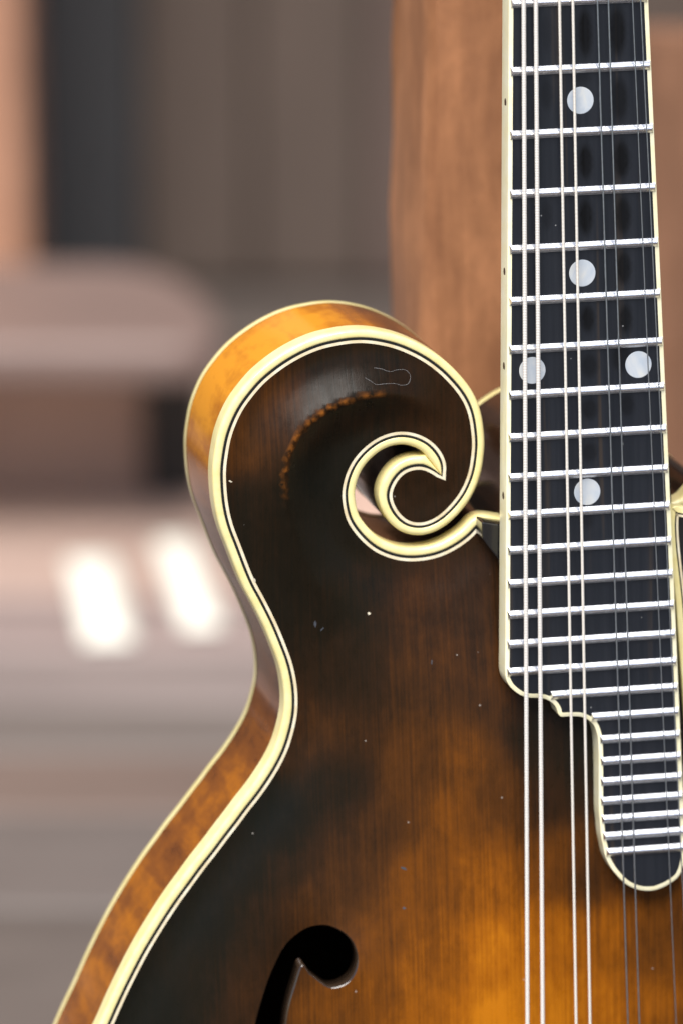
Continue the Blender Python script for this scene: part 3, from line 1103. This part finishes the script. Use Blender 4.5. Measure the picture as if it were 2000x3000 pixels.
# ---- finger rest beside the fingerboard (bound black board)
rest = catmull(REST, 1.0, True)
rn = normals2d(rest, True)
if not inside(rest[20:21] + rn[20:21] * .1, rest)[0]:
    rn = -rn
ZR = 9.8
fr_root = prism('finger_rest', rest + rn * 2.2, ZR - 3, ZR - .02, M_BLACK, mando)
for nm, a, b, m in (('rest_binding', 0, 1.35, M_IVORY), ('rest_black_line', 1.35, 1.7, M_LINE_B), ('rest_white_line', 1.7, 2.2, M_LINE_W)):
    rows = [with_z(rest + rn * a, ZR - 3.2), with_z(rest + rn * a, ZR - .15), with_z(rest + rn * (a + .15 * (a == 0)), ZR), with_z(rest + rn * b, ZR), with_z(rest + rn * b, ZR - 2.9)]
    V, F = strip(rows, True)
    sharp(fix_normals(link(nm, V, F, m, fr_root)), 40)

# ---- bridge, nut, tailpiece, peghead: just beyond the frame, simply shaped
bx = .5 * (STRINGS[0][1] + STRINGS[-1][1])
tz = lambda x, y: float(surf([(x, y)])[0])
zb0 = tz(bx, BRIDGE)
V, F, rows = [], [], []
for x in np.linspace(bx - 54, bx + 54, 25):
    t = abs(x - bx) / 54
    zl = tz(x, BRIDGE)
    hi = zb0 + 6.5 - 3.0 * t ** 2
    rows.append(np.array([(x, BRIDGE - 5, zl), (x, BRIDGE - 4, hi), (x, BRIDGE + 4, hi), (x, BRIDGE + 5, zl)]))
V, F = strip(rows, False)
F += [tuple(range(4)), tuple(range(len(V) - 4, len(V)))[::-1]]
sharp(fix_normals(link('bridge_base', V, F, M_BLACK, mando)), 30)
prism('bridge_saddle', [(bx - 30, BRIDGE - 2.6), (bx + 30, BRIDGE - 2.6), (bx + 30, BRIDGE + 2.6), (bx - 30, BRIDGE + 2.6)],
      zb0 + 6.4, sz(BRIDGE) - .25, M_BLACK, mando, .5)
prism('nut', [(left_x(NUT) + .3, NUT), (right_x(NUT) - .3, NUT), (right_x(NUT) - .3, NUT + 4.5), (left_x(NUT) + .3, NUT + 4.5)],
      fz(NUT) - 6, sz(NUT) + .2, M_BONE, mando, .4)
tx = 60.0
tp = [(tx - 26, BASE[1] + 10), (tx + 26, BASE[1] + 10), (tx + 24, BASE[1] + 60), (tx + 12, BASE[1] + 74), (tx, BASE[1] + 78), (tx - 12, BASE[1] + 74), (tx - 24, BASE[1] + 60)]
prism('tailpiece', tp, 7.8, 9.4, M_NICKEL, mando, .5)
prism('tailpiece_bracket', [(tx - 20, BASE[1] + 2.4), (tx + 20, BASE[1] + 2.4), (tx + 20, BASE[1] + 22), (tx - 20, BASE[1] + 22)], -1, 7.8, M_NICKEL, mando, .5)
hx = mid_x(NUT)
slope = lambda y: fz(NUT) - 4.0 - (y - NUT) * .27
head = [(hx - 15, NUT + 4), (hx + 15, NUT + 4), (hx + 27, NUT + 26), (hx + 28, NUT + 70), (hx + 25, NUT + 100), (hx + 32, NUT + 122), (hx + 20, NUT + 136),
        (hx + 4, NUT + 124), (hx - 10, NUT + 132), (hx - 26, NUT + 128), (hx - 30, NUT + 110), (hx - 26, NUT + 84), (hx - 28, NUT + 40), (hx - 26, NUT + 24)]
hd = catmull(head, 3, True)
prism('peghead', hd, lambda y: slope(y) - 15, slope, M_BLACK, mando)
for i in range(8):
    r_ = i % 4
    x, y = hx + (-14 if i < 4 else 14), NUT + 22 + 22 * (r_ if i >= 4 else 3 - r_)
    tube('tuner_post', [(x, y, slope(y) - 2), (x, y, slope(y) + 9)], 3.0, M_NICKEL, mando, 16)

# ---- small chips in the lacquer
chip_mats = {'c': mat_plain('chip_bare_wood', (.62, .55, .42), .6), 'g': mat_plain('chip_haze', (.055, .06, .075), .5)}
for cx, cy, rx, ry, a, kind in CHIPS:
    n_ = 11
    ring = []
    for k_ in range(n_):
        q_ = 2 * math.pi * k_ / n_
        s_ = random.uniform(.55, 1.15)
        ex, ey = rx * s_ * math.cos(q_), ry * s_ * math.sin(q_)
        ring.append((cx + ex * math.cos(a) - ey * math.sin(a), cy + ex * math.sin(a) + ey * math.cos(a)))
    ring = np.array(ring)
    z_ = surf(ring)
    V = np.concatenate([with_z(ring, z_ - .1), with_z(ring, z_ + .03)])
    F = [tuple(range(n_, 2 * n_))] + [(i, (i + 1) % n_, n_ + (i + 1) % n_, n_ + i) for i in range(n_)]
    link('lacquer_chip', V, F, chip_mats[kind], top, False)

# ---- a curl of lint lying on the scroll
lp = catmull(LINT, .25)
lz = surf(lp) + .09
lint = tube('lint_fibre', [tuple((centre + U_AX * (x * .001) + V_AX * (y * .001) + N_AX * (z * .001))) for (x, y), z in zip(lp, lz)],
            .000026, mat_plain('lint', (.30, .29, .29), .8), None, 5, local=False)
lint['label'] = 'thin curled pale fibre lying on the dark scroll of the mandolin'
lint['category'] = 'fibre'
